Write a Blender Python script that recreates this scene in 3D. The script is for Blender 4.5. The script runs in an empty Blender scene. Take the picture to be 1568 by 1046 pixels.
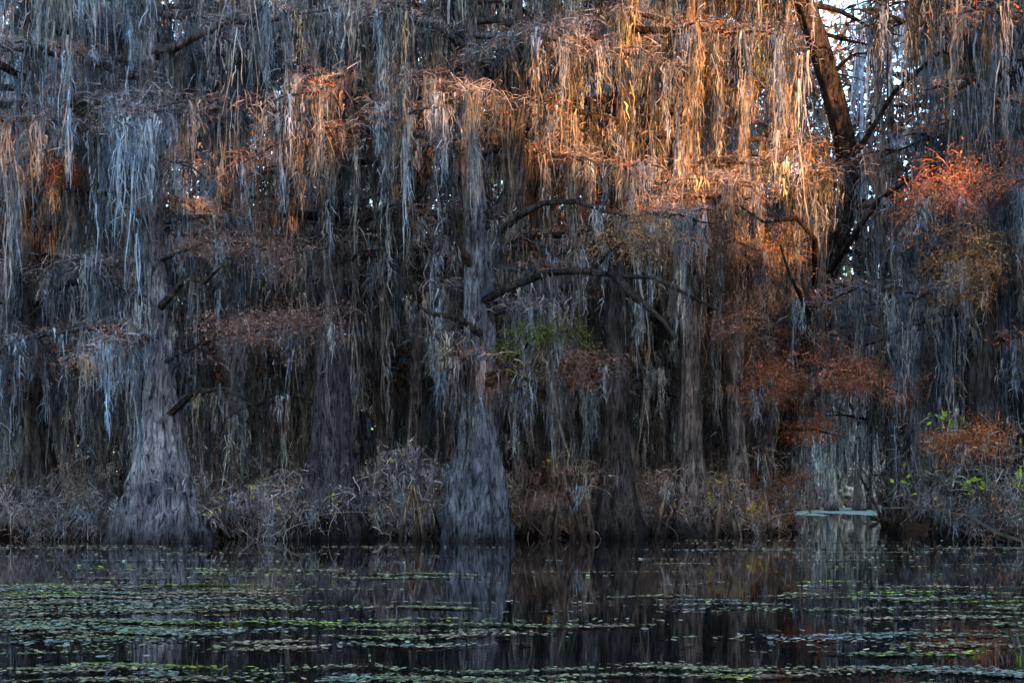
import bpy, math, time
import numpy as np
from mathutils import Vector
T0=time.time()
rng=np.random.default_rng(11)
sc=bpy.context.scene
sc.view_settings.view_transform='Standard'
sc.view_settings.look='None'
sc.view_settings.exposure=0

# ------------------------------------------------------------------ helpers
class Buf:
    def __init__(s): s.v=[];s.q=[];s.c=[];s.n=0
    def add(s,v,q,c):
        s.v.append(v.astype(np.float32)); s.q.append(q.astype(np.int64)+s.n); s.c.append(c.astype(np.float32)); s.n+=len(v)
    def build(s,name,mat,parent=None,smooth=False):
        if not s.v: return None
        v=np.concatenate(s.v); q=np.concatenate(s.q); c=np.concatenate(s.c)
        me=bpy.data.meshes.new(name)
        me.vertices.add(len(v)); me.vertices.foreach_set('co',v.ravel())
        me.loops.add(q.size); me.loops.foreach_set('vertex_index',q.ravel().astype(np.int32))
        me.polygons.add(len(q)); me.polygons.foreach_set('loop_start',(np.arange(len(q))*q.shape[1]).astype(np.int32))
        me.update(calc_edges=True)
        a=me.color_attributes.new('Col','FLOAT_COLOR','POINT')
        cc=np.ones((len(v),4),np.float32); cc[:,:3]=c
        a.data.foreach_set('color',cc.ravel())
        if smooth: me.polygons.foreach_set('use_smooth',np.ones(len(q),bool))
        me.materials.append(mat)
        ob=bpy.data.objects.new(name,me); sc.collection.objects.link(ob)
        if parent: ob.parent=parent
        return ob
def empty(name):
    e=bpy.data.objects.new(name,None); sc.collection.objects.link(e); return e
def nrm(a): return a/np.maximum(np.linalg.norm(a,axis=-1,keepdims=True),1e-6)

def ribbons(buf,P,D,L,W,grav,K,wig,col,tip=0.25,tipcol=1.0):
    N=len(P)
    if N==0: return
    s=np.linspace(0,1,K+1)[None,:,None]
    st=rng.normal(0,1,(N,K+1,3)); st[:,0]=0
    w=np.cumsum(st,axis=1)*(wig/np.sqrt(K))[:,None,None]
    w[:,:,2]*=0.3
    path=P[:,None,:]+D[:,None,:]*(L[:,None,None]*s)+w
    path[:,:,2]-= (grav*L)[:,None]*(s[:,:,0]**2)
    side=nrm(np.cross(D,rng.normal(0,1,(N,3))))
    wid=W[:,None]*(1-(1-tip)*s[0,:,0][None,:]**1.3)*rng.uniform(0.45,1.4,(N,K+1))
    a=path+side[:,None,:]*wid[:,:,None]*0.5; b=path-side[:,None,:]*wid[:,:,None]*0.5
    v=np.stack([a,b],axis=2).reshape(-1,3)
    base=(np.arange(N)*(K+1)*2)[:,None]; k=(np.arange(K)*2)[None,:]
    i=(base+k).ravel()
    q=np.stack([i,i+1,i+3,i+2],axis=1)
    sh=1+(tipcol-1)*s[:,:,0]
    c=(col[:,None,:]*sh[:,:,None])
    c=np.broadcast_to(c[:,:,None,:],(N,K+1,2,3)).reshape(-1,3)
    buf.add(v,q,c)

def tube(buf,pts,rad,seg=8,col=(0.1,0.09,0.08),flute=None,nf=9,ph=0.0,rough=0.06):
    pts=np.array(pts,float); rad=np.array(rad,float); n=len(pts)
    t=np.gradient(pts,axis=0); t=nrm(t)
    ref=np.array([0.13,1.0,0.07]); 
    if abs(t[:,1]).mean()>0.8: ref=np.array([1.0,0.1,0.1])
    u=nrm(np.cross(t,ref)); w=np.cross(t,u)
    th=np.linspace(0,2*np.pi,seg,endpoint=False)
    R=rad[:,None]*np.ones((n,seg))
    if flute is not None:
        fl=np.array(flute)
        r1=(1.0-1.7*np.abs(np.sin(th*nf/2+ph))**0.8*0.9)+0.45*np.sin(th*3+ph*2)+0.25*np.cos(th*5+1.3*ph)
        R=R*(1+fl[:,None]*r1[None,:])
    R=R*(1+rng.normal(0,rough,(n,seg)))
    v=pts[:,None,:]+R[:,:,None]*(np.cos(th)[None,:,None]*u[:,None,:]+np.sin(th)[None,:,None]*w[:,None,:])
    i,j=np.meshgrid(np.arange(n-1),np.arange(seg),indexing='ij')
    a=i*seg+j; b=i*seg+(j+1)%seg
    q=np.stack([a.ravel(),b.ravel(),(b+seg).ravel(),(a+seg).ravel()],axis=1)
    c=np.broadcast_to(np.array(col),(n*seg,3))*rng.uniform(0.8,1.2,(n*seg,1))
    buf.add(v.reshape(-1,3),q,c)

def opening(P,bottom):
    u=P[:,0]/P[:,1]; v=(P[:,2]-1.5)/P[:,1]; vb=(bottom-1.5)/P[:,1]
    ch=(u>0.203)&(u<0.250)&(vb<0.042+0.02*np.sin(u*170))&(P[:,1]<88)
    n=np.sin(u*150+P[:,2])*0.5+np.sin(u*61+2+0.6*P[:,2])*0.5
    sk=(u>0.212+0.006*n)&(u<0.278)&(v>0.268)&(n>-0.15)&(P[:,1]>36)
    sk|=(u>0.018)&(u<0.10)&(v>0.205)&(v<0.24)&(n>0.35)&(P[:,1]>46)
    return ch|sk

BLUE=np.array([0.26,0.325,0.42]); GREY=np.array([0.35,0.355,0.37]); BRN=np.array([0.31,0.26,0.215]); OLV=np.array([0.20,0.185,0.13]); AMB=np.array([0.58,0.42,0.26]); RUST=np.array([0.52,0.20,0.09]); MAUV=np.array([0.32,0.28,0.30])  # AMB puts sun warmth into the moss colour
def tint(N,w):
    pal=np.stack([BLUE,GREY,BRN,OLV,AMB])
    w=np.array(w,float); i=rng.choice(5,N,p=w/w.sum()); j=rng.choice(5,N,p=w/w.sum())
    f=rng.uniform(0,1,(N,1))
    return np.minimum((pal[i]*f+pal[j]*(1-f))*(0.26+1.65*rng.uniform(0,1,(N,1))**1.5),0.75)

def moss(buf,root,L,n,spread,col,wid=0.045,K=5):
    L=np.minimum(L,np.maximum(root[:,2]-1.0,0.3))
    keep=~opening(root,root[:,2]-L)
    root,L,spread,col=root[keep],L[keep],spread[keep],col[keep]
    if len(root)==0: return
    idx=np.repeat(np.arange(len(root)),n); M=len(idx)
    off=rng.normal(0,1,(M,2)); d=np.linalg.norm(off,axis=1)
    P=root[idx].copy(); 
    start=np.where(rng.uniform(0,1,M)<0.5, rng.uniform(0,0.75,M),0)
    P[:,:2]+=off*spread[idx][:,None]*(1-0.7*start)[:,None]
    P[:,2]+=rng.normal(0,0.08,M)-start*L[idx]
    l=L[idx]*np.exp(-d*0.65)*rng.uniform(0.4,1.15,M)*(1-0.6*start)
    D=np.stack([-off[:,0]*0.07*spread[idx]/0.2,-off[:,1]*0.05,-np.ones(M)],1)+rng.normal(0,0.06,(M,3)); D=nrm(D)
    W=rng.uniform(0.5,1.5,M)*wid
    c=col[idx]*rng.uniform(0.65,1.35,(M,1))
    ribbons(buf,P,D,l,W,np.zeros(M),K,rng.uniform(0.03,0.12,M)*np.sqrt(np.maximum(l,0.1)),c,tip=0.2,tipcol=0.8)
    nf=max(2,n//2); idx=np.repeat(np.arange(len(root)),nf); M=len(idx); st=rng.uniform(0,0.85,M)
    P=root[idx]+rng.normal(0,1,(M,3))*(spread[idx]*(1-.7*st))[:,None]*np.array([1,1,.4]); P[:,2]-=st*L[idx]
    D=rng.normal(0,1,(M,3)); D[:,2]=-np.abs(D[:,2])*1.2-.2; D=nrm(D)
    ribbons(buf,P,D,rng.uniform(.12,.38,M),rng.uniform(.5,1.2,M)*wid*.7,rng.uniform(.2,.9,M),2,np.full(M,.05),col[idx]*rng.uniform(.8,1.4,(M,1)),tip=.3)

def twigs(buf,C,n,sig,L,col,wid=0.014,up=0.2,flat=0.5):
    keep=~opening(C,C[:,2]-0.3); C=C[keep]; col=col[keep]
    if len(C)==0: return
    idx=np.repeat(np.arange(len(C)),n); M=len(idx)
    P=C[idx]+rng.normal(0,1,(M,3))*np.array([sig,sig,sig*0.35])
    D=rng.normal(0,1,(M,3)); D[:,2]=D[:,2]*flat+up; D=nrm(D)
    l=rng.uniform(0.4,1.2,M)*L
    ribbons(buf,P,D,l,rng.uniform(0.6,1.4,M)*wid,rng.uniform(0.1,0.7,M),3,l*0.10,col[idx]*rng.uniform(0.6,1.4,(M,1)),tip=0.3)

def leaves(buf,C,n,sig,size,col,zs=0.5,force=False):
    if not force:
        keep=~opening(C,C[:,2]-0.3); C=C[keep]; col=col[keep]
    if len(C)==0: return
    idx=np.repeat(np.arange(len(C)),n); M=len(idx)
    P=C[idx]+rng.normal(0,1,(M,3))*np.array([sig,sig,sig*zs])
    a=nrm(rng.normal(0,1,(M,3))); b=nrm(np.cross(a,rng.normal(0,1,(M,3))))
    s=(rng.uniform(0.5,1.4,M)*size)[:,None]
    v=np.stack([P-a*s,P-b*s*0.4,P+a*s,P+b*s*0.4],1).reshape(-1,3)
    i=np.arange(M)*4; q=np.stack([i,i+1,i+2,i+3],1)
    c=np.repeat(col[idx]*rng.uniform(0.6,1.4,(M,1)),4,axis=0)
    buf.add(v,q,c)

# ------------------------------------------------------------------ materials
def leafmat(name,trans=0.35,gloss=0.0):
    m=bpy.data.materials.new(name); m.use_nodes=True; nt=m.node_tree; nt.nodes.clear()
    o=nt.nodes.new('ShaderNodeOutputMaterial'); at=nt.nodes.new('ShaderNodeAttribute'); at.attribute_name='Col'
    tc=nt.nodes.new('ShaderNodeTexCoord'); mp=nt.nodes.new('ShaderNodeMapping'); mp.inputs['Scale'].default_value=(8,8,4)
    nz=nt.nodes.new('ShaderNodeTexNoise'); nz.inputs['Scale'].default_value=1.0; nz.inputs['Detail'].default_value=1
    mr=nt.nodes.new('ShaderNodeMapRange'); mr.inputs[1].default_value=0.3; mr.inputs[2].default_value=0.7; mr.inputs[3].default_value=0.5; mr.inputs[4].default_value=1.4
    mx=nt.nodes.new('ShaderNodeVectorMath'); mx.operation='MULTIPLY'
    d=nt.nodes.new('ShaderNodeBsdfDiffuse'); t=nt.nodes.new('ShaderNodeBsdfTranslucent'); ms=nt.nodes.new('ShaderNodeMixShader'); ms.inputs[0].default_value=trans
    l=nt.links.new
    l(tc.outputs['Object'],mp.inputs[0]); l(mp.outputs[0],nz.inputs['Vector']); l(nz.outputs[0],mr.inputs[0])
    l(at.outputs['Color'],mx.inputs[0]); l(mr.outputs[0],mx.inputs[1])
    l(mx.outputs[0],d.inputs[0])
    if trans>0.01:
        l(mx.outputs[0],t.inputs[0]); l(d.outputs[0],ms.inputs[1]); l(t.outputs[0],ms.inputs[2]); l(ms.outputs[0],o.inputs[0])
    else: l(d.outputs[0],o.inputs[0])
    return m
def barkmat(name):
    m=bpy.data.materials.new(name); m.use_nodes=True; nt=m.node_tree; b=nt.nodes['Principled BSDF']; l=nt.links.new
    b.inputs['Roughness'].default_value=0.9
    b.inputs['Specular IOR Level'].default_value=0.15
    at=nt.nodes.new('ShaderNodeAttribute'); at.attribute_name='Col'
    tc=nt.nodes.new('ShaderNodeTexCoord'); mp=nt.nodes.new('ShaderNodeMapping'); mp.inputs['Scale'].default_value=(8,8,1.7)
    nz=nt.nodes.new('ShaderNodeTexNoise'); nz.inputs['Scale'].default_value=1.0; nz.inputs['Detail'].default_value=7; nz.inputs['Roughness'].default_value=0.75; nz.inputs['Distortion'].default_value=1.0
    cr=nt.nodes.new('ShaderNodeValToRGB'); cr.color_ramp.elements[0].position=0.39; cr.color_ramp.elements[0].color=(0.09,0.09,0.09,1); cr.color_ramp.elements[1].position=0.62; cr.color_ramp.elements[1].color=(1.8,1.8,1.82,1)
    n2=nt.nodes.new('ShaderNodeTexNoise'); n2.inputs['Scale'].default_value=0.9; n2.inputs['Detail'].default_value=4
    c2=nt.nodes.new('ShaderNodeValToRGB'); c2.color_ramp.elements[0].position=0.35; c2.color_ramp.elements[0].color=(0.35,0.35,0.37,1); c2.color_ramp.elements[1].position=0.7; c2.color_ramp.elements[1].color=(1.4,1.3,1.25,1)
    m1=nt.nodes.new('ShaderNodeVectorMath'); m1.operation='MULTIPLY'; m2=nt.nodes.new('ShaderNodeVectorMath'); m2.operation='MULTIPLY'
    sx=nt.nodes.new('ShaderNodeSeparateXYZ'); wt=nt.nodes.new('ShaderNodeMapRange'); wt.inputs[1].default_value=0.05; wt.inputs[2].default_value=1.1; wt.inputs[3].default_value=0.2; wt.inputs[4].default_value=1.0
    m3=nt.nodes.new('ShaderNodeVectorMath'); m3.operation='MULTIPLY'
    bp=nt.nodes.new('ShaderNodeBump'); bp.inputs['Strength'].default_value=1.0; bp.inputs['Distance'].default_value=0.25
    l(tc.outputs['Object'],mp.inputs[0]); l(mp.outputs[0],nz.inputs['Vector']); l(nz.outputs[0],cr.inputs[0]); l(tc.outputs['Object'],n2.inputs['Vector']); l(n2.outputs[0],c2.inputs[0])
    l(at.outputs['Color'],m1.inputs[0]); l(cr.outputs[0],m1.inputs[1]); l(m1.outputs[0],m2.inputs[0]); l(c2.outputs[0],m2.inputs[1])
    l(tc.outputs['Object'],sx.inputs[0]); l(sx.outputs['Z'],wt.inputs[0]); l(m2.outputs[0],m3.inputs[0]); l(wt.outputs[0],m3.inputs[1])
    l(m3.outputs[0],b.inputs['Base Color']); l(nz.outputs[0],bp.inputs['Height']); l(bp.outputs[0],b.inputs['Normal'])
    return m
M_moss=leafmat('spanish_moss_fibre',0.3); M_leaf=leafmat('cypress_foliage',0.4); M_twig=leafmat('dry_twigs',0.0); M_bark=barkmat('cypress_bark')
M_pad=leafmat('floating_leaf',0.0)

# ------------------------------------------------------------------ tree builder
def branch_path(p0,az,l,rise,droop,n=9):
    s=np.linspace(0,1,n)
    a=az+np.cumsum(rng.normal(0,0.16,n))
    st=l/(n-1)
    x=np.cumsum(np.cos(a)*st)-np.cos(a[0])*st; y=np.cumsum(np.sin(a)*st)-np.sin(a[0])*st
    z=l*(rise*s-droop*s*s)+np.cumsum(rng.normal(0,0.05*l/n**0.5,n))*(s>0)
    return np.stack([p0[0]+x,p0[1]+y,p0[2]+z],1)
def interp(path,s):
    f=s*(len(path)-1); i=np.minimum(f.astype(int),len(path)-2); f=(f-i)[:,None]
    return path[i]*(1-f)+path[i+1]*f

def cypress(name,path,rad,flute,nf,bark,branches,pal,dens=1.0,mossL=2.0,wid=0.045,twcol=MAUV,rust=0.2,seg=48,extra=None,nstrip=27,bufs=None,lc=RUST,trunkmoss=5.0,pale=1.0):
    own=bufs is None
    if own:
        root=empty(name); B=[Buf(),Buf(),Buf(),Buf()]
    else: B=bufs
    bt,bm,btw,bl=B
    path=np.array(path,float)
    nr=54 if own else 16
    s=np.linspace(0,1,nr)**(1.6 if own else 1.3); 
    zz=path[0,2]+(path[-1,2]-path[0,2])*s
    cx=np.interp(zz,path[:,2],path[:,0]); cy=np.interp(zz,path[:,2],path[:,1])
    k=np.array([.25,.5,.25])
    for _ in range(3):
        cx[1:-1]=np.convolve(cx,k,'same')[1:-1]; cy[1:-1]=np.convolve(cy,k,'same')[1:-1]
    r=np.interp(zz,[a for a,b in rad],[b for a,b in rad]); f=np.interp(zz,[a for a,b in flute],[b for a,b in flute])
    pts=np.stack([cx,cy,zz],1)
    tube(bt,pts,r,seg,bark,f,nf,rng.uniform(0,6),0.03)
    allroots=[];lens=[];tw=[];lf=[]
    if trunkmoss and path[-1,2]>trunkmoss:
        nd=int((path[-1,2]-trunkmoss)*(3.2 if own else 1.2)); z=rng.uniform(trunkmoss,path[-1,2],nd); a=rng.uniform(0,2*np.pi,nd); rr=np.interp(z,zz,r)*1.05
        allroots.append(np.stack([np.interp(z,zz,cx)+rr*np.cos(a),np.interp(z,zz,cy)+rr*np.sin(a),z],1)); lens.append(rng.uniform(.5,1.8,nd))
    for (z0,az,l,rise,droop) in branches:
        p0=np.array([np.interp(z0,zz,cx),np.interp(z0,zz,cy),z0])
        bp=branch_path(p0,az,l,rise,droop)
        r0=min(np.interp(z0,zz,r)*0.6,0.04+0.02*l)
        tube(bt,bp,np.linspace(r0,0.015,len(bp)),6,np.array(bark)*0.5,None,rough=0.12)
        paths=[bp]
        for kk in range(int(2+l*0.6)):
            ss=rng.uniform(0.25,0.95,1); q=interp(bp,ss)[0]
            sp=branch_path(q,az+rng.choice([-1,1])*rng.uniform(0.5,1.3),l*rng.uniform(0.15,0.4),rng.uniform(-.1,.35),0.3,5)
            tube(bt,sp,np.linspace(r0*0.4,0.008,5),4,np.array(bark)*0.5,None,rough=0.1)
            paths.append(sp)
        lfac=rng.uniform(0.55,1.3)
        for pp in paths:
            ln=np.linalg.norm(pp[-1]-pp[0])
            nd=max(1,int(ln*2.2*dens)); 
            P=interp(pp,rng.uniform(0.08,1,nd)); allroots.append(P)
            lens.append(lfac*mossL*np.exp(rng.normal(-0.15,0.6,nd)))
            nt_=max(1,int(ln*2.0)); tw.append(interp(pp,rng.uniform(0.2,1,nt_))+np.array([0,0,0.12]))
            if rng.uniform()<rust:
                nl=max(1,int(ln*2)); lf.append(interp(pp,rng.uniform(0.3,1,nl)))
    if allroots:
        R=np.concatenate(allroots); L=np.concatenate(lens)
        ns=max(6,int(nstrip))
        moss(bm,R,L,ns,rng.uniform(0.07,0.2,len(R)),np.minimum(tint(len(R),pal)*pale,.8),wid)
        if tw:
            Tw=np.concatenate(tw); twigs(btw,Tw,22 if own else 7,0.34,0.5,np.broadcast_to(twcol,(len(Tw),3))*rng.uniform(.5,1.4,(len(Tw),1)),0.017 if own else 0.03)
        if lf:
            Lf=np.concatenate(lf); leaves(bl,Lf,28 if own else 12,0.36,0.055 if own else 0.11,np.broadcast_to(lc,(len(Lf),3))*rng.uniform(.5,1.4,(len(Lf),1)),0.5)
    if own:
        if extra: extra(bt,bm,btw,bl)
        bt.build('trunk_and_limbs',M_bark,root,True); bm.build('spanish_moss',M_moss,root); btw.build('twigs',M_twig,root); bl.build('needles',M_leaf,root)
        return root

def rb(n,z0,z1,l0,l1,side=0.5):
    out=[]
    for i in range(n):
        z=z0+(z1-z0)*(i+rng.uniform(0,1))/n
        if rng.uniform()<side: az=rng.choice([0,np.pi])+rng.normal(0,0.5)
        else: az=rng.uniform(0,2*np.pi)
        out.append((z,az,rng.uniform(l0,l1),rng.uniform(0.05,0.35),rng.uniform(0.15,0.45)))
    return out
def sprays(limbs,*paths):
    def f(bt,bm,btw,bl):
        for pts in (limbs or []):
            n=len(pts); tube(bt,pts,np.linspace(.11,.025,n),8,(.085,.075,.072),rough=.12)
            P=interp(np.array(pts,float),rng.uniform(.2,1,n)); moss(bm,P,rng.uniform(.3,1.2,n),18,np.full(n,.1),tint(n,pMix)*.9)
        for pts,col,w in paths:
            pts=np.array(pts,float); n=len(pts)
            tube(bt,pts,np.linspace(.06,.012,n),6,(.07,.06,.055),rough=.1)
            ln=np.linalg.norm(pts[-1]-pts[0]); m=int(ln*14)
            cl=rng.uniform(.1,1,max(2,int(ln*1.4))); s=np.clip(cl[rng.integers(0,len(cl),m)]+rng.normal(0,.06,m),.05,1)
            C=interp(pts,s)+rng.normal(0,1,(m,3))*np.array([.32,.5,.26])*w
            c=np.tile(np.array(col)*1.6,(m,1))*rng.uniform(.4,1.5,(m,1))
            twigs(btw,C,14,.28,.6,c*.7,.014,.1,.6); leaves(bl,C,32,.28,.047,c,.55)
            k=int(ln*2.5); moss(bm,interp(pts,rng.uniform(.1,1,k)),rng.uniform(.4,1.5,k),22,np.full(k,.12),tint(k,pMix))
    return f

FL=[(0,0.26),(1.2,0.2),(3,0.13),(6,0.08),(30,0.03)]
pBlue=[6,2.6,0.3,0.2,0]; pDark=[3,2,1.2,1,0]; pMix=[2.4,3.6,1.4,.7,0.2]; pSunlit=[0.8,2.8,1.6,.6,2.2];  # last weight set paints sun glow into moss around the lit area
sp1=sprays([[(-10.2,41.8,3.6),(-9.2,41,4.3),(-8.2,40.5,4.4),(-7.2,40.2,3.9),(-6.4,40,4.2)],[(-10.4,41.8,6.8),(-9.4,41,7.6),(-8.8,40.6,7.4),(-8.0,40.4,8.1)]],
                ([(-10.3,41.8,5.2),(-9,41,5.7),(-7.8,40.6,6.0),(-6.3,40.4,6.1),(-5.0,40.2,6.2)],(.25,.15,.13),1.1),
                ([(-10.4,41.8,8.2),(-9,41.4,8.7),(-7.5,41,8.6),(-6.6,41,8.2)],(.25,.16,.14),1.0))
cypress('bald_cypress_tree',[(-10.3,42,-.4),(-10.3,42,3),(-10.5,42,8),(-10.8,42,14),(-10.6,42.3,22)],
        [(-.4,1.55),(0.1,1.36),(1,1.06),(2,0.8),(3.2,0.56),(4.6,0.42),(7,0.34),(14,0.26),(22,0.15)],[(0,.2),(1,.2),(2,.17),(5,.13),(8,.06),(30,.03)],13,(0.40,0.42,0.49),
        rb(34,5.4,20,3,7),pBlue,1.0,2.0,0.045,MAUV,0.15,extra=sp1)
def fork(bt,bm,btw,bl):
    tube(bt,[(-0.95,42.5,9.0),(-0.7,42.4,9.6),(-0.25,42.4,9.9),(0.1,42.4,10.6),(0.2,42.4,12),(0.25,42.4,14),(0.1,42.5,18)],[.3,.28,.25,.24,.2,.17,.1],14,(0.13,0.12,0.125))
    for pts in ([(-0.3,42.2,9.2),(0.2,41.5,9.5),(0.9,40.9,9.75),(1.8,40.2,9.65),(2.6,39.8,9.3),(3.2,39.6,9.1)],
                [(-0.9,42.2,7.1),(0.0,41.5,7.45),(1.0,40.9,7.75),(2.0,40.2,7.7),(2.9,39.8,7.5),(4.0,39.6,7.4),(4.9,39.5,6.9),(5.7,39.5,6.5)],
                [(-0.9,42.2,4.6),(0,41.8,4.9),(.8,41.5,4.6)],
                [(-1.2,42.2,8.2),(-1.9,41.6,9.0),(-2.1,41.2,10.2),(-1.6,41.0,8.9)],
                [(2.9,39.8,7.5),(3.4,39.6,6.9),(4.2,39.5,6.2),(4.6,39.5,5.6)],
                [(-.9,42.2,6.1),(-1.5,41.5,6.5),(-2.4,41,6.6),(-3,40.8,7.0)]):
        n=len(pts); tube(bt,pts,np.linspace(0.13,0.03,n),8,(0.09,0.08,0.078),rough=0.12)
        P=interp(np.array(pts),rng.uniform(0.15,1,n)); moss(bm,P,rng.uniform(.4,1.5,len(P)),18,np.full(len(P),.12),tint(len(P),pMix)*0.8)
    sprays(None,([(-.8,42,4.9),(.5,41.4,5.1),(1.8,41.2,5.2),(3.0,41.1,5.0)],(.26,.15,.12),1.1),
                ([(2.2,41,7.7),(2.9,40.5,8.4),(3.6,40.2,8.7),(4.4,40,8.4)],(.28,.17,.09),1.6),
                ([(0,41.4,5.2),(.5,41.0,5.8),(1.4,40.8,6.1),(2.3,40.6,5.4)],(.13,.15,.04),.9))(bt,bm,btw,bl)
cypress('bald_cypress_tree',[(-1.05,42.5,-.4),(-1.0,42.5,3),(-0.95,42.5,6),(-1.0,42.5,9),(-1.3,42.5,12),(-1.2,42.5,22)],
        [(-.4,1.12),(0.1,1.0),(1,.92),(2,0.76),(3,0.58),(4.5,0.48),(7,0.44),(9,0.42),(10.5,0.34),(14,0.24),(22,0.12)],[(0,0.2),(1.2,0.18),(3,0.15),(6,0.13),(10,.1),(30,0.05)],9,(0.27,0.305,0.375),
        rb(7,4.6,8.5,1.5,3.5)+rb(24,11.2,20.5,3,7),pMix,0.95,1.8,0.045,MAUV,0.2,extra=fork,trunkmoss=11)
cypress('bald_cypress_tree',[(-5.7,44.0,-.4),(-5.6,44.0,3),(-5.6,44,9),(-5.9,44,22)],
        [(-.4,1.35),(0.3,1.12),(1.2,0.9),(3,0.62),(6,0.46),(22,0.18)],FL,10,(0.16,0.165,0.195),rb(30,7.5,21.5,3,6.5),pMix,1.0,1.8,0.045,MAUV,0.25,trunkmoss=9)
cypress('bald_cypress_tree',[(3.4,44.5,-.4),(3.25,44.5,4),(3.35,44.5,9),(3.7,44.5,22)],
        [(-.4,1.0),(0.3,.78),(1.2,0.56),(3,0.4),(6,0.36),(22,0.15)],FL,8,(0.13,0.115,0.115),rb(28,8,22,3,6),pMix,1.0,1.9,0.045,MAUV,0.3,trunkmoss=10)
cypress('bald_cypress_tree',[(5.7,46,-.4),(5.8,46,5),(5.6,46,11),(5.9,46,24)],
        [(-.4,1.1),(0.3,.84),(1.2,0.6),(3,0.38),(6,0.29),(24,0.12)],FL,8,(0.34,0.29,0.27),rb(30,7,23,3,6),pSunlit,1.0,1.9,0.045,MAUV,0.4,trunkmoss=8)
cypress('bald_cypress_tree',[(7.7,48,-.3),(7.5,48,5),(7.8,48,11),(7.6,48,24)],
        [(-.4,.8),(0.3,.56),(1.2,0.4),(3,0.28),(24,0.1)],FL,7,(0.6,0.56,0.55),rb(26,7,23,2.5,5),pSunlit,1.0,1.9,0.045,MAUV,0.4,trunkmoss=8)
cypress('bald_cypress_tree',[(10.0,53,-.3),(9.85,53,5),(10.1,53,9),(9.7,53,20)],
        [(-.4,.8),(0.3,.56),(1.2,0.38),(3,0.27),(20,0.1)],FL,7,(0.6,0.56,0.55),rb(20,6.5,18,2,3.8),pSunlit,.9,1.9,0.045,MAUV,0.5,trunkmoss=8)
sp2=sprays([[(10.6,50,8),(9.8,46,9.6),(8.8,44,9.9),(7.6,43,9.6),(6.8,42.5,10.0)],[(11.0,49.5,9),(11.8,46,10.8),(12.4,44,11.2),(13.2,43,10.9)],[(10.4,50,6.5),(9.6,46,7.2),(8.6,44,8.1),(8.2,43.5,9.0)],
             [(11.5,49,12.5),(12.4,46,14.4),(13.4,44.5,15.2),(14.6,44,14.9)]],
                ([(9.3,49.8,5.3),(10.2,46,5.5),(11.2,45,5.1),(12.0,44.5,4.6),(13.0,44.2,4.2)],(.46,.19,.12),1.1),
                ([(9.3,49.8,3.6),(10.0,47,3.5),(10.9,46.5,3.2)],(.46,.16,.07),.9),
                ([(9.0,49,8.6),(8.0,46,9.2),(7.0,45,9.4),(6.0,44.5,9.1)],(.34,.19,.13),1.6),
                ([(9.0,49,6.6),(8.2,46,7.0),(7.0,45,6.9)],(.34,.18,.12),1.6),
                ([(9.0,49,5.0),(8.4,46,5.0),(7.6,45,4.6)],(.44,.18,.11),1.4))
cypress('bald_cypress_tree',[(9.5,51,-.3),(9.8,51,4),(10.8,50.0,8),(11.8,49,12),(10.8,47.4,14.4),(9.6,46,17),(8.1,45,19.2),(7.2,45,22)],
        [(-.4,.75),(0.3,.5),(1.2,0.32),(6,0.24),(12,0.36),(16,0.36),(22,0.2)],FL,8,(0.10,0.095,0.10),rb(22,5.5,13,2,4.2)+rb(8,15,21,2,4),pMix,1.0,2.0,0.045,MAUV,0.4,extra=sp2,trunkmoss=0)
sp3=sprays(None,([(14.7,43.6,10.2),(13.4,41.5,10.6),(12.3,40.5,10.3),(11.4,40.0,9.5)],(.36,.15,.08),1.7),
                ([(14.9,43,10.6),(15.4,40,10.8),(16.4,39,10.8)],(.40,.15,.10),1.7),
                ([(14.6,43.6,3.3),(13.5,41.5,3.1),(12.7,41,2.7)],(.44,.15,.06),1.1),
                ([(14.6,43.6,8.1),(13.2,41,8.3),(12.3,40.4,7.8)],(.32,.17,.08),1.7))
cypress('bald_cypress_tree',[(14.6,44,-.4),(14.6,44,5),(14.8,44,11),(14.4,44,22)],
        [(-.4,1.4),(0.3,1.15),(1.2,0.85),(3,0.56),(22,0.2)],FL,9,(0.09,0.09,0.10),rb(44,5.2,21.5,1.8,4.6,.35),[5,1.5,.3,.8,0],1.2,2.6,0.045,MAUV*0.7,0.3,extra=sp3,pale=.85)
cypress('bald_cypress_tree',[(17.0,46,-.4),(17.0,46,5),(16.8,46,11),(17.2,46,22)],
        [(-.4,1.3),(0.3,1.05),(1.2,0.8),(3,0.55),(22,0.2)],FL,9,(0.08,0.08,0.088),rb(36,4.4,21,1.8,5),[4,1.5,.6,1,0],1.1,2.6,0.045,MAUV*0.7,0.3,pale=.8)
sp4=sprays(None,([(-15,44.5,5.6),(-13.8,43,5.7),(-13,42.5,5.5),(-12.4,42.2,5.1)],(.27,.16,.12),1.1),([(-15,44.5,5.0),(-16.2,43,5.2),(-17.3,42.5,5.0)],(.26,.15,.11),1.1),
                ([(-15,44.5,11.0),(-14,43,11.2),(-13,42.5,11)],(.4,.17,.08),.7))
cypress('bald_cypress_tree',[(-15.0,45,-.4),(-15.1,45,5),(-15.4,45,11),(-15,45,21)],
        [(-.4,1.2),(0.3,.95),(1.2,0.7),(3,0.45),(21,0.15)],FL,9,(0.13,0.13,0.145),rb(38,4.6,20,2.5,6),pBlue,1.05,2.1,0.045,MAUV,0.2,extra=sp4)
cypress('bald_cypress_tree',[(-13.0,49,-.4),(-12.8,49,5),(-13.0,49,11),(-12.8,49,22)],
        [(-.4,1.0),(0.3,.8),(1.2,0.6),(3,0.36),(22,0.15)],FL,9,(0.12,0.118,0.125),rb(30,5,21,2.5,6),pDark,1.0,2.1,0.045,MAUV,0.3)
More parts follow.
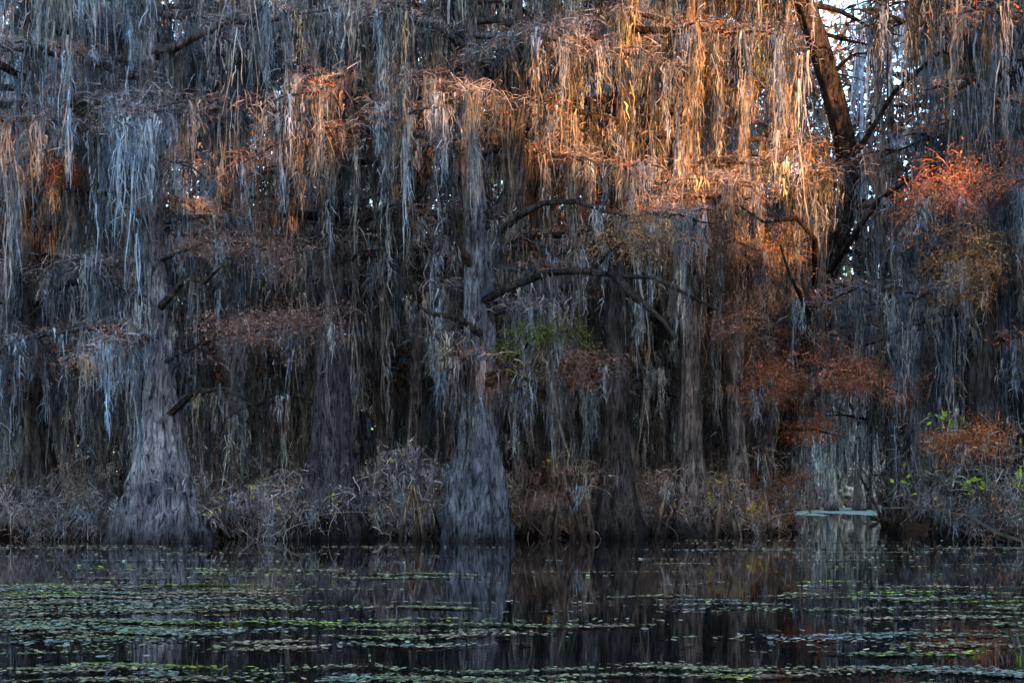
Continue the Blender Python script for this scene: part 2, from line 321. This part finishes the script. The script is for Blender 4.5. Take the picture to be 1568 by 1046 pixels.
cypress('bald_cypress_tree',[(-3.3,46,-.4),(-3.1,46,5),(-2.9,46,11),(-3.5,46,21)],
        [(-.4,.6),(0.3,.44),(1.2,0.3),(3,0.2),(21,0.1)],FL,7,(0.36,0.31,0.30),rb(26,6,20,2,4.5),pMix,.95,1.8,0.045,MAUV,0.3,trunkmoss=8)
print('main',time.time()-T0)

# ------------------------------------------------------------------ forest mass behind
fr=empty('cypress_forest'); FB=[Buf(),Buf(),Buf(),Buf()]  # pale lightens the moss colour of these rows to imitate haze
for x,y in [(-18,47),(-11.8,46.5),(-8.1,47),(-7.4,49),(-4.4,48),(-1.9,47.5),(.4,47),(1.9,48.5),(4.4,48.5),(6.9,49.5),(8.9,51),(17,49)]:
    r=rng.uniform(.08,.2)
    cypress('',[(x,y,-.3),(x+rng.normal(0,.2),y,4),(x+rng.normal(0,.4),y,9),(x+rng.normal(0,.6),y,12)],
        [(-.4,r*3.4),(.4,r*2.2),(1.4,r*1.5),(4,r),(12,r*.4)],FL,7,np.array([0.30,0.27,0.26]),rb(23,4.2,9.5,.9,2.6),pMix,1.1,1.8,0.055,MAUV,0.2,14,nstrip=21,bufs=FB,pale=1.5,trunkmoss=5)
for i,x in enumerate([-18.5,-16,-10,-8.0,-2.2,.9,2.2,5.0,7.2,9.6,16.5,18.6]):
    y=rng.uniform(52,57)
    if .18<x/y<.262: y=53
    r=rng.uniform(.1,.24); g=rng.uniform(.9,2.0)
    cypress('',[(x,y,-.3),(x+rng.normal(0,.2),y,6),(x+rng.normal(0,.4),y,14),(x+rng.normal(0,.6),y,25)],
        [(-.4,r*3),(.4,r*2.0),(1.4,r*1.4),(4,r),(27,r*.4)],FL,7,np.array([0.22,0.20,0.195])*g,rb(21,3.8,13,1.5,4)+rb(6,13,24,2,4),pSunlit if -3<x<12 else pMix,.9,2.0,0.07,MAUV,0.3,14,nstrip=14,bufs=FB,pale=1.45)
for i in range(30):
    y=rng.uniform(60,70); x=-31+62*(i+rng.uniform(0,1))/30
    if 0.19<x/y<0.262: x+= 5
    r=rng.uniform(.12,.34); g=rng.uniform(.5,1.5)
    pal=pSunlit if -8<x<16 else pMix  # sun-warmed moss colours where the light patch falls
    cypress('',[(x,y,-.3),(x+rng.normal(0,.25),y,6),(x+rng.normal(0,.5),y,14),(x+rng.normal(0,.8),y,27)],
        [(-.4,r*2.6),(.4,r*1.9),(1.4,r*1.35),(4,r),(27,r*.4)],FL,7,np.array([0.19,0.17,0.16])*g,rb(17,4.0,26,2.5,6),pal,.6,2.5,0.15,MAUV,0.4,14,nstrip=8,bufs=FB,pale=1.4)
FB[0].build('trunks',M_bark,fr,True); FB[1].build('spanish_moss',M_moss,fr); FB[2].build('twigs',M_twig,fr); FB[3].build('needles',M_leaf,fr)
bb=Buf()
N=3200
C=np.stack([rng.uniform(-38,40,N),rng.uniform(72,82,N),rng.uniform(0.5,32,N)],1)
C2=np.stack([rng.uniform(-38,40,1800),rng.uniform(66,80,1800),rng.uniform(0.2,10,1800)],1); C=np.concatenate([C,C2])
u=C[:,0]/C[:,1]; vv=(C[:,2]-1.5)/C[:,1]
C=C[~((u>.175)&(u<.278)&(vv<.10))]
lit_zone=np.exp(-((C[:,0]-8)/12)**2-((C[:,2]-18)/10)**2)[:,None]  # sun glow painted into the backdrop leaf colour
leaves(bb,C,56,0.9,0.25,(np.array([[.10,.095,.095]])*(1-lit_zone)+np.array([[.45,.28,.22]])*lit_zone)*rng.uniform(.5,1.3,(len(C),1)),1.0)
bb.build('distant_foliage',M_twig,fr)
ht=empty('distant_treeline'); HB=[Buf(),Buf(),Buf(),Buf()]  # bark, moss and twig colours lightened here to imitate distance haze
for i in range(26):
    y=rng.uniform(98,118); x=rng.uniform(14,34) if i<20 else rng.uniform(-5,45)
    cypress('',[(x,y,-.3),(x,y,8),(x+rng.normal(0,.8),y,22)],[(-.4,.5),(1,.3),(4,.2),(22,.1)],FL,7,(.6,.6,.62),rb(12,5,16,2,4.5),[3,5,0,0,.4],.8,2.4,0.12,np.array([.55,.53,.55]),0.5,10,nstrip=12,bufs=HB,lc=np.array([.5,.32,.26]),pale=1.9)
HB[0].build('trunks',M_bark,ht,True); HB[1].build('spanish_moss',M_moss,ht); HB[2].build('twigs',M_twig,ht); HB[3].build('needles',M_leaf,ht)
N=2200; hb=Buf(); C=np.stack([rng.uniform(0,60,N),rng.uniform(120,134,N),rng.uniform(0,14,N)],1)
leaves(hb,C,50,1.0,0.36,np.tile(np.array([[.5,.52,.55]]),(N,1))*rng.uniform(.6,1.2,(N,1)),.8,True); hb.build('far_foliage',M_twig,ht)  # haze imitated by the pale leaf colour
print('forest',time.time()-T0)

# ------------------------------------------------------------------ undergrowth
def bush(name,cx,cy,w,h,n,col,leafc=None,nl=0,mossn=0,rustn=0):
    r=empty(name); b=Buf(); l=Buf(); m=Buf()
    P=np.stack([cx+rng.normal(0,w*.3,n),cy+rng.normal(0,w*.25,n),rng.uniform(0,.3,n)],1)
    D=nrm(np.stack([(P[:,0]-cx)/w*1.8+rng.normal(0,.35,n),rng.normal(0,.4,n),np.full(n,.9)],1))
    L=rng.uniform(.4,1.1,n)*h
    ribbons(b,P,D,L,rng.uniform(.02,.06,n),rng.uniform(0.1,.6,n),6,L*.09,np.tile(np.array(col),(n,1))*rng.uniform(.4,1.3,(n,1)),.3)
    tips=P+D*(L*rng.uniform(.35,1,n))[:,None]; tips[:,2]-=.15*L
    twigs(b,np.concatenate([tips,tips+rng.normal(0,.3,tips.shape)]),22,0.34*h/3,0.5,np.tile(np.array(col)*1.3,(2*n,1))*rng.uniform(.4,1.6,(2*n,1)),0.016,.1,.9)
    if nl: k=rng.integers(0,n,nl); leaves(l,tips[k],7,.14,.08,np.tile(np.array(leafc),(nl,1)),1)
    if rustn: k=rng.integers(0,n,rustn); leaves(l,tips[k],60,.3,.047,np.tile(np.array((.58,.24,.12)),(rustn,1)),.6)
    if mossn: k=rng.integers(0,n,mossn); moss(m,tips[k],rng.uniform(.4,1.3,mossn),20,np.full(mossn,.14),tint(mossn,pMix)*1.15)
    b.build('stems',M_twig,r); l.build('leaves',M_leaf,r); m.build('spanish_moss',M_moss,r)
YG=(.7,.55,.06); GR=(.36,.46,.06); TW=(.30,.265,.26); TR=(.36,.26,.21)
bush('buttonbush_shrub',-8.0,43.4,1.5,3.6,56,TW,YG,28,60,6)
bush('buttonbush_shrub',-3.0,44.5,1.7,3.4,60,(.33,.30,.31),YG,8,70,8)
bush('buttonbush_shrub',1.2,45.5,1.8,3.4,60,TR,YG,16,60,14)
bush('buttonbush_shrub',6.9,46.6,1.2,3.4,50,TR,YG,30,36,20)
bush('buttonbush_shrub',8.8,49.5,1.4,3.6,56,(.40,.26,.20),YG,18,30,30)
bush('buttonbush_shrub',4.55,47.0,1.2,3.0,44,TR,YG,22,44,14)
bush('buttonbush_shrub',-13.2,43,2.4,2.8,70,(.17,.155,.155),None,0,60,4)
bush('buttonbush_shrub',15.2,42,2.2,2.8,70,(.15,.13,.13),YG,3,50,12)
bush('buttonbush_shrub',11.2,29,.9,4.6,30,(.2,.18,.15),GR,60,6)
bush('buttonbush_shrub',-17,45,3.0,3.2,70,TW,None,0,60,6)
ug=Buf(); n=2000
P=np.stack([rng.uniform(-34,34,n),rng.uniform(52,62,n),rng.uniform(0,.3,n)],1)
P=P[~((P[:,0]/P[:,1]>.19)&(P[:,0]/P[:,1]<.262))]; n=len(P)
D=nrm(np.stack([rng.normal(0,.35,n),rng.normal(0,.3,n),np.ones(n)],1)); L=rng.uniform(1.2,4.6,n)
ribbons(ug,P,D,L,rng.uniform(.03,.09,n),rng.uniform(0,.4,n),6,L*.09,np.tile(np.array([.32,.25,.22]),(n,1))*rng.uniform(.3,1.4,(n,1)),.3)
tips=P+D*(L*rng.uniform(.3,1,n))[:,None]
twigs(ug,tips,17,.5,.7,np.tile(np.array([.36,.30,.28]),(n,1))*rng.uniform(.3,1.6,(n,1)),.028,.1,.9)
mm=Buf(); k=rng.integers(0,n,500); moss(mm,tips[k],rng.uniform(.5,1.6,500),14,np.full(500,.16),tint(500,pMix)*1.2,.06)
rl=Buf(); k=rng.integers(0,n,200); leaves(rl,tips[k],40,.35,.07,np.tile(np.array((.56,.24,.12)),(200,1)),.6)
ugr=empty('undergrowth'); ug.build('stems',M_twig,ugr); mm.build('spanish_moss',M_moss,ugr); rl.build('leaves',M_leaf,ugr)
kn=Buf()
for i in range(230):
    y=rng.uniform(43,57); x=rng.uniform(-22,19)
    if .19<x/y<.262 : continue
    if y<50 and not(min(abs(x+10.3),abs(x+1),abs(x-14.8),abs(x+15))<2.2): continue
    h=rng.uniform(.4,1.9)*(1 if y<50 else 1.3); lean=rng.normal(0,.22,2)
    r=rng.uniform(.06,.15)
    tube(kn,[(x,y,-.3),(x+lean[0]*.3*h,y,.3*h),(x+lean[0]*h,y+lean[1]*h,h)],[r*1.9,r,r*.3],8,np.array([.32,.24,.19])*rng.uniform(.4,1.4))
for (x0,x1,y,h) in [(0.9,1.5,43.6,2.0),(1.9,1.5,43.6,2.0),(1.3,1.5,43.8,1.8),(2.3,1.6,43.8,1.7),(7.2,6.8,45.4,2),(6.5,6.8,45.4,2),(7.6,7.4,46,2.4),(-3.4,-3.0,43,1.7),(-2.6,-3.0,43,1.7),(2.5,2.2,43.4,1.6),(4.5,4.8,44.6,1.3),(8.4,8.1,46,1.8)]:
    tube(kn,[(x0,y,-.3),(x0*.7+x1*.3,y,.5),(x1,y,h)],[.11,.08,.04],8,(.46,.35,.27))
kn.build('cypress_knees',M_bark,None,True)

# ------------------------------------------------------------------ floating plants
fp=Buf()
def pads(cx,cy,sx,sy,n,size,col):
    x=cx+rng.normal(0,1,n)*sx; y=cy+rng.normal(0,1,n)*sy+0.12*np.sin(x*3+cy)
    k=6; th=np.linspace(0,2*np.pi,k,endpoint=False)
    r=(rng.uniform(.35,1.5,n)*size)[:,None]*rng.uniform(.75,1.1,(n,k)); a=rng.uniform(0,6,(n,1))
    X=x[:,None]+np.cos(th+a)*r; Y=y[:,None]+np.sin(th+a)*r
    tx=rng.normal(0,.12,(n,1)); ty=rng.normal(0,.12,(n,1))
    Z=0.012+rng.uniform(0,.012,(n,1))+tx*(X-x[:,None])+ty*(Y-y[:,None])
    v=np.stack([X,Y,Z],2).reshape(-1,3); i=np.arange(n)*k
    q=np.stack([i+j for j in range(k)],1)
    c=np.repeat(np.array(col)*rng.uniform(.4,1.5,(n,1)),k,axis=0)
    fp.add(v,q,c)
OG=np.array([.29,.28,.15]); GG=np.array([.28,.30,.25]); BR=np.array([.38,.28,.18]); LG=np.array([.36,.44,.07])
def field(nc,x0,x1,y0,y1,per,sx,size=.035,sy=(.02,.11)):
    for _ in range(nc):
        cy=rng.uniform(y0,y1); cx=rng.uniform(x0,x1)*cy/20
        col=[OG,GG,OG,BR,LG][rng.choice(5,p=[.32,.26,.17,.19,.06])]
        pads(cx,cy,sx*rng.uniform(.3,1.6),rng.uniform(*sy),int(per*rng.uniform(.2,1.8)),size,col)
field(72,-8,-3.4,15,22.5,170,.6,.026)
field(30,-8,0,13,16.5,150,.5,.024)
field(46,-8,8,10.6,12.1,140,.3,.021)
field(18,-2,5,14,20,110,.4,.025)
field(36,4,8,13,24,100,.35,.026)
field(16,-8,8,22,34,80,.9,.032)
field(20,-8,-1,24,40,100,1.2,.037)
field(60,-8,8,12,30,10,.4,.036)
field(14,2.5,7,34,43,150,1.4,.04)
field(30,8.4,10.4,40,84,200,1.6,.08,(.2,.8))
fp.build('floating_duckweed',M_pad)

# ------------------------------------------------------------------ water, bank, lake bed
def simple(name,col,rough=.9,scale=2.0,c2=None):
    m=bpy.data.materials.new(name); m.use_nodes=True; nt=m.node_tree; b=nt.nodes['Principled BSDF']; b.inputs['Roughness'].default_value=rough
    b.inputs['Specular IOR Level'].default_value=.1
    nz=nt.nodes.new('ShaderNodeTexNoise'); nz.inputs['Scale'].default_value=scale; nz.inputs['Detail'].default_value=8
    cr=nt.nodes.new('ShaderNodeValToRGB'); cr.color_ramp.elements[0].position=.35; cr.color_ramp.elements[1].position=.68
    cr.color_ramp.elements[0].color=(*col,1); cr.color_ramp.elements[1].color=(*(c2 or [x*2 for x in col]),1)
    tc=nt.nodes.new('ShaderNodeTexCoord'); nt.links.new(tc.outputs['Object'],nz.inputs['Vector']); nt.links.new(nz.outputs[0],cr.inputs[0]); nt.links.new(cr.outputs[0],b.inputs['Base Color'])
    return m
def sheet(name,x0,x1,y0,y1,z,mat,nx=2,ny=2,hf=None):
    xs=np.linspace(x0,x1,nx); ys=np.linspace(y0,y1,ny); X,Y=np.meshgrid(xs,ys); Z=np.full(X.shape,float(z))
    if hf is not None: Z=hf(X,Y)
    v=np.stack([X,Y,Z],2).reshape(-1,3); i,j=np.meshgrid(np.arange(ny-1),np.arange(nx-1),indexing='ij'); a=(i*nx+j).ravel()
    b=Buf(); b.add(v,np.stack([a,a+1,a+nx+1,a+nx],1),np.full((len(v),3),.1)); return b.build(name,mat,None,True)
mw=bpy.data.materials.new('dark_swamp_water'); mw.use_nodes=True; nt=mw.node_tree; b=nt.nodes['Principled BSDF']
b.inputs['Base Color'].default_value=(.004,.005,.006,1); b.inputs['Roughness'].default_value=.005; b.inputs['IOR'].default_value=1.33
tc=nt.nodes.new('ShaderNodeTexCoord'); mp=nt.nodes.new('ShaderNodeMapping'); mp.inputs['Scale'].default_value=(.9,2.6,1)
nz=nt.nodes.new('ShaderNodeTexNoise'); nz.inputs['Scale'].default_value=1.6; nz.inputs['Detail'].default_value=3
bp=nt.nodes.new('ShaderNodeBump'); bp.inputs['Strength'].default_value=.022; bp.inputs['Distance'].default_value=.03
nt.links.new(tc.outputs['Object'],mp.inputs[0]); nt.links.new(mp.outputs[0],nz.inputs['Vector']); nt.links.new(nz.outputs[0],bp.inputs['Height']); nt.links.new(bp.outputs[0],b.inputs['Normal'])
sheet('lake_water',-600,600,-300,900,0,mw)
sheet('ground',-620,620,-320,920,-1.2,simple('lake_mud',(.03,.025,.02)))
def bank(X,Y):
    e=54.5+1.2*np.sin(X*.35)+.7*np.sin(X*1.1+1)
    h=np.clip((Y-e)*.25,-.5,.35)+.08*np.sin(X*2.3)*np.sin(Y*1.7)
    d=np.where((X/Y>.18)&(X/Y<.268),-.6,h)
    return np.where(Y>84,-.5,d)
sheet('bank',-60,60,50,90,0,simple('leaf_litter',(.05,.032,.02),.95,3.0,(.15,.085,.05)),160,60,bank)
def dw(X,Y): return .02-.06*np.clip((88+5*np.sin(X*.7)+4*np.sin(X*1.9+1)-Y)/8,0,1)
sheet('duckweed_sheet',5,60,76,135,.02,simple('pale_duckweed',(.32,.40,.33),.9,.6,(.44,.50,.43)),160,80,dw)

# ------------------------------------------------------------------ added leaf screen out of frame, with gaps that shape the sun patches
EL=math.radians(10); AZ=math.radians(70)
S=np.array([math.cos(EL)*math.cos(AZ),-math.cos(EL)*math.sin(AZ),math.sin(EL)])
Tn=np.array([math.sin(AZ),math.cos(AZ),0]); C0=np.array([27,-16,0])
N=15000
t=rng.uniform(-62,85,N); z=rng.uniform(-.5,38,N)
Q=C0+t[:,None]*Tn+S*np.array([1,1,0])*rng.uniform(-2.0,2.0,N)[:,None]; Q[:,2]=z
k=(Q[:,1]-50)/S[1]; LX=Q[:,0]-k*S[0]; LZ=Q[:,2]-k*S[2]
def g(cx,cz,rx,rz): return ((LX-cx)/rx)**2+((LZ-cz)/rz)**2<1
gap=g(5.6,13.6,5.2,5.0)|g(2.4,11.4,4.4,3.6)|g(-.9,11.4,2.6,2.6)|g(-5.2,10.8,1.7,1.9)|g(-8.9,10.4,1.4,2.2)|g(-11.6,9.6,1.3,1.8)|g(-18.0,9.0,1.6,1.1)|g(8.9,14.4,2.9,3.2)|g(8.0,10.2,3.0,2.8)|g(2.8,15.5,2.6,2.4)  # holes cut in the added screen to place the orange sun patches
sf=empty('sun_screen'); sb=Buf(); st=Buf()
Cq=Q[~gap]
def lv(C,n,sig,size,col):
    idx=np.repeat(np.arange(len(C)),n); M=len(idx)
    P=C[idx]+rng.normal(0,sig,(M,3)); a=nrm(rng.normal(0,1,(M,3))); b_=nrm(np.cross(a,rng.normal(0,1,(M,3)))); s=(rng.uniform(.6,1.3,M)*size)[:,None]
    v=np.stack([P-a*s,P-b_*s*.6,P+a*s,P+b_*s*.6],1).reshape(-1,3); i=np.arange(M)*4
    sb.add(v,np.stack([i,i+1,i+2,i+3],1),np.tile(np.array(col),(M*4,1)))
lv(Cq,16,.42,.6,(.06,.05,.035))
for i in range(48):
    p=C0+Tn*(-60+3*i+rng.uniform(0,1.5)); 
    tube(st,[(p[0],p[1],-.5),(p[0],p[1],5),(p[0],p[1],9)],[.9,.4,.3],10,(.1,.09,.085))
sb.build('screen_leaves',M_twig,sf); st.build('trunks',M_bark,sf,True)

# ------------------------------------------------------------------ light
w=bpy.data.worlds.new('World'); sc.world=w; w.use_nodes=True; nt=w.node_tree; bg=nt.nodes['Background']
sk=nt.nodes.new('ShaderNodeTexSky'); sk.sky_type='NISHITA'; sk.sun_disc=False; sk.sun_elevation=EL; sk.sun_rotation=math.atan2(S[0],S[1]); sk.air_density=1.0; sk.dust_density=1.0; sk.ozone_density=1.4
nt.links.new(sk.outputs[0],bg.inputs[0]); bg.inputs[1].default_value=.97
sd=bpy.data.lights.new('sun','SUN'); sd.energy=12.5; sd.angle=math.radians(1.0); sd.color=(1.0,.42,.12)
so=bpy.data.objects.new('sun',sd); sc.collection.objects.link(so); so.rotation_euler=Vector(-S).to_track_quat('-Z','Y').to_euler(); so.location=(60,-60,60)
# ------------------------------------------------------------------ camera (on a kayak, shift lens keeps the trunks upright)
cd=bpy.data.cameras.new('camera'); cam=bpy.data.objects.new('camera',cd); sc.collection.objects.link(cam); sc.camera=cam
cd.lens=50; cd.sensor_width=36; cd.shift_y=.145; cd.clip_end=2000; cd.clip_start=.1
cam.location=(0,0,1.5); cam.rotation_euler=(math.radians(90),0,0)
print('done',time.time()-T0, sum(len(o.data.polygons) for o in sc.objects if o.type=='MESH'))
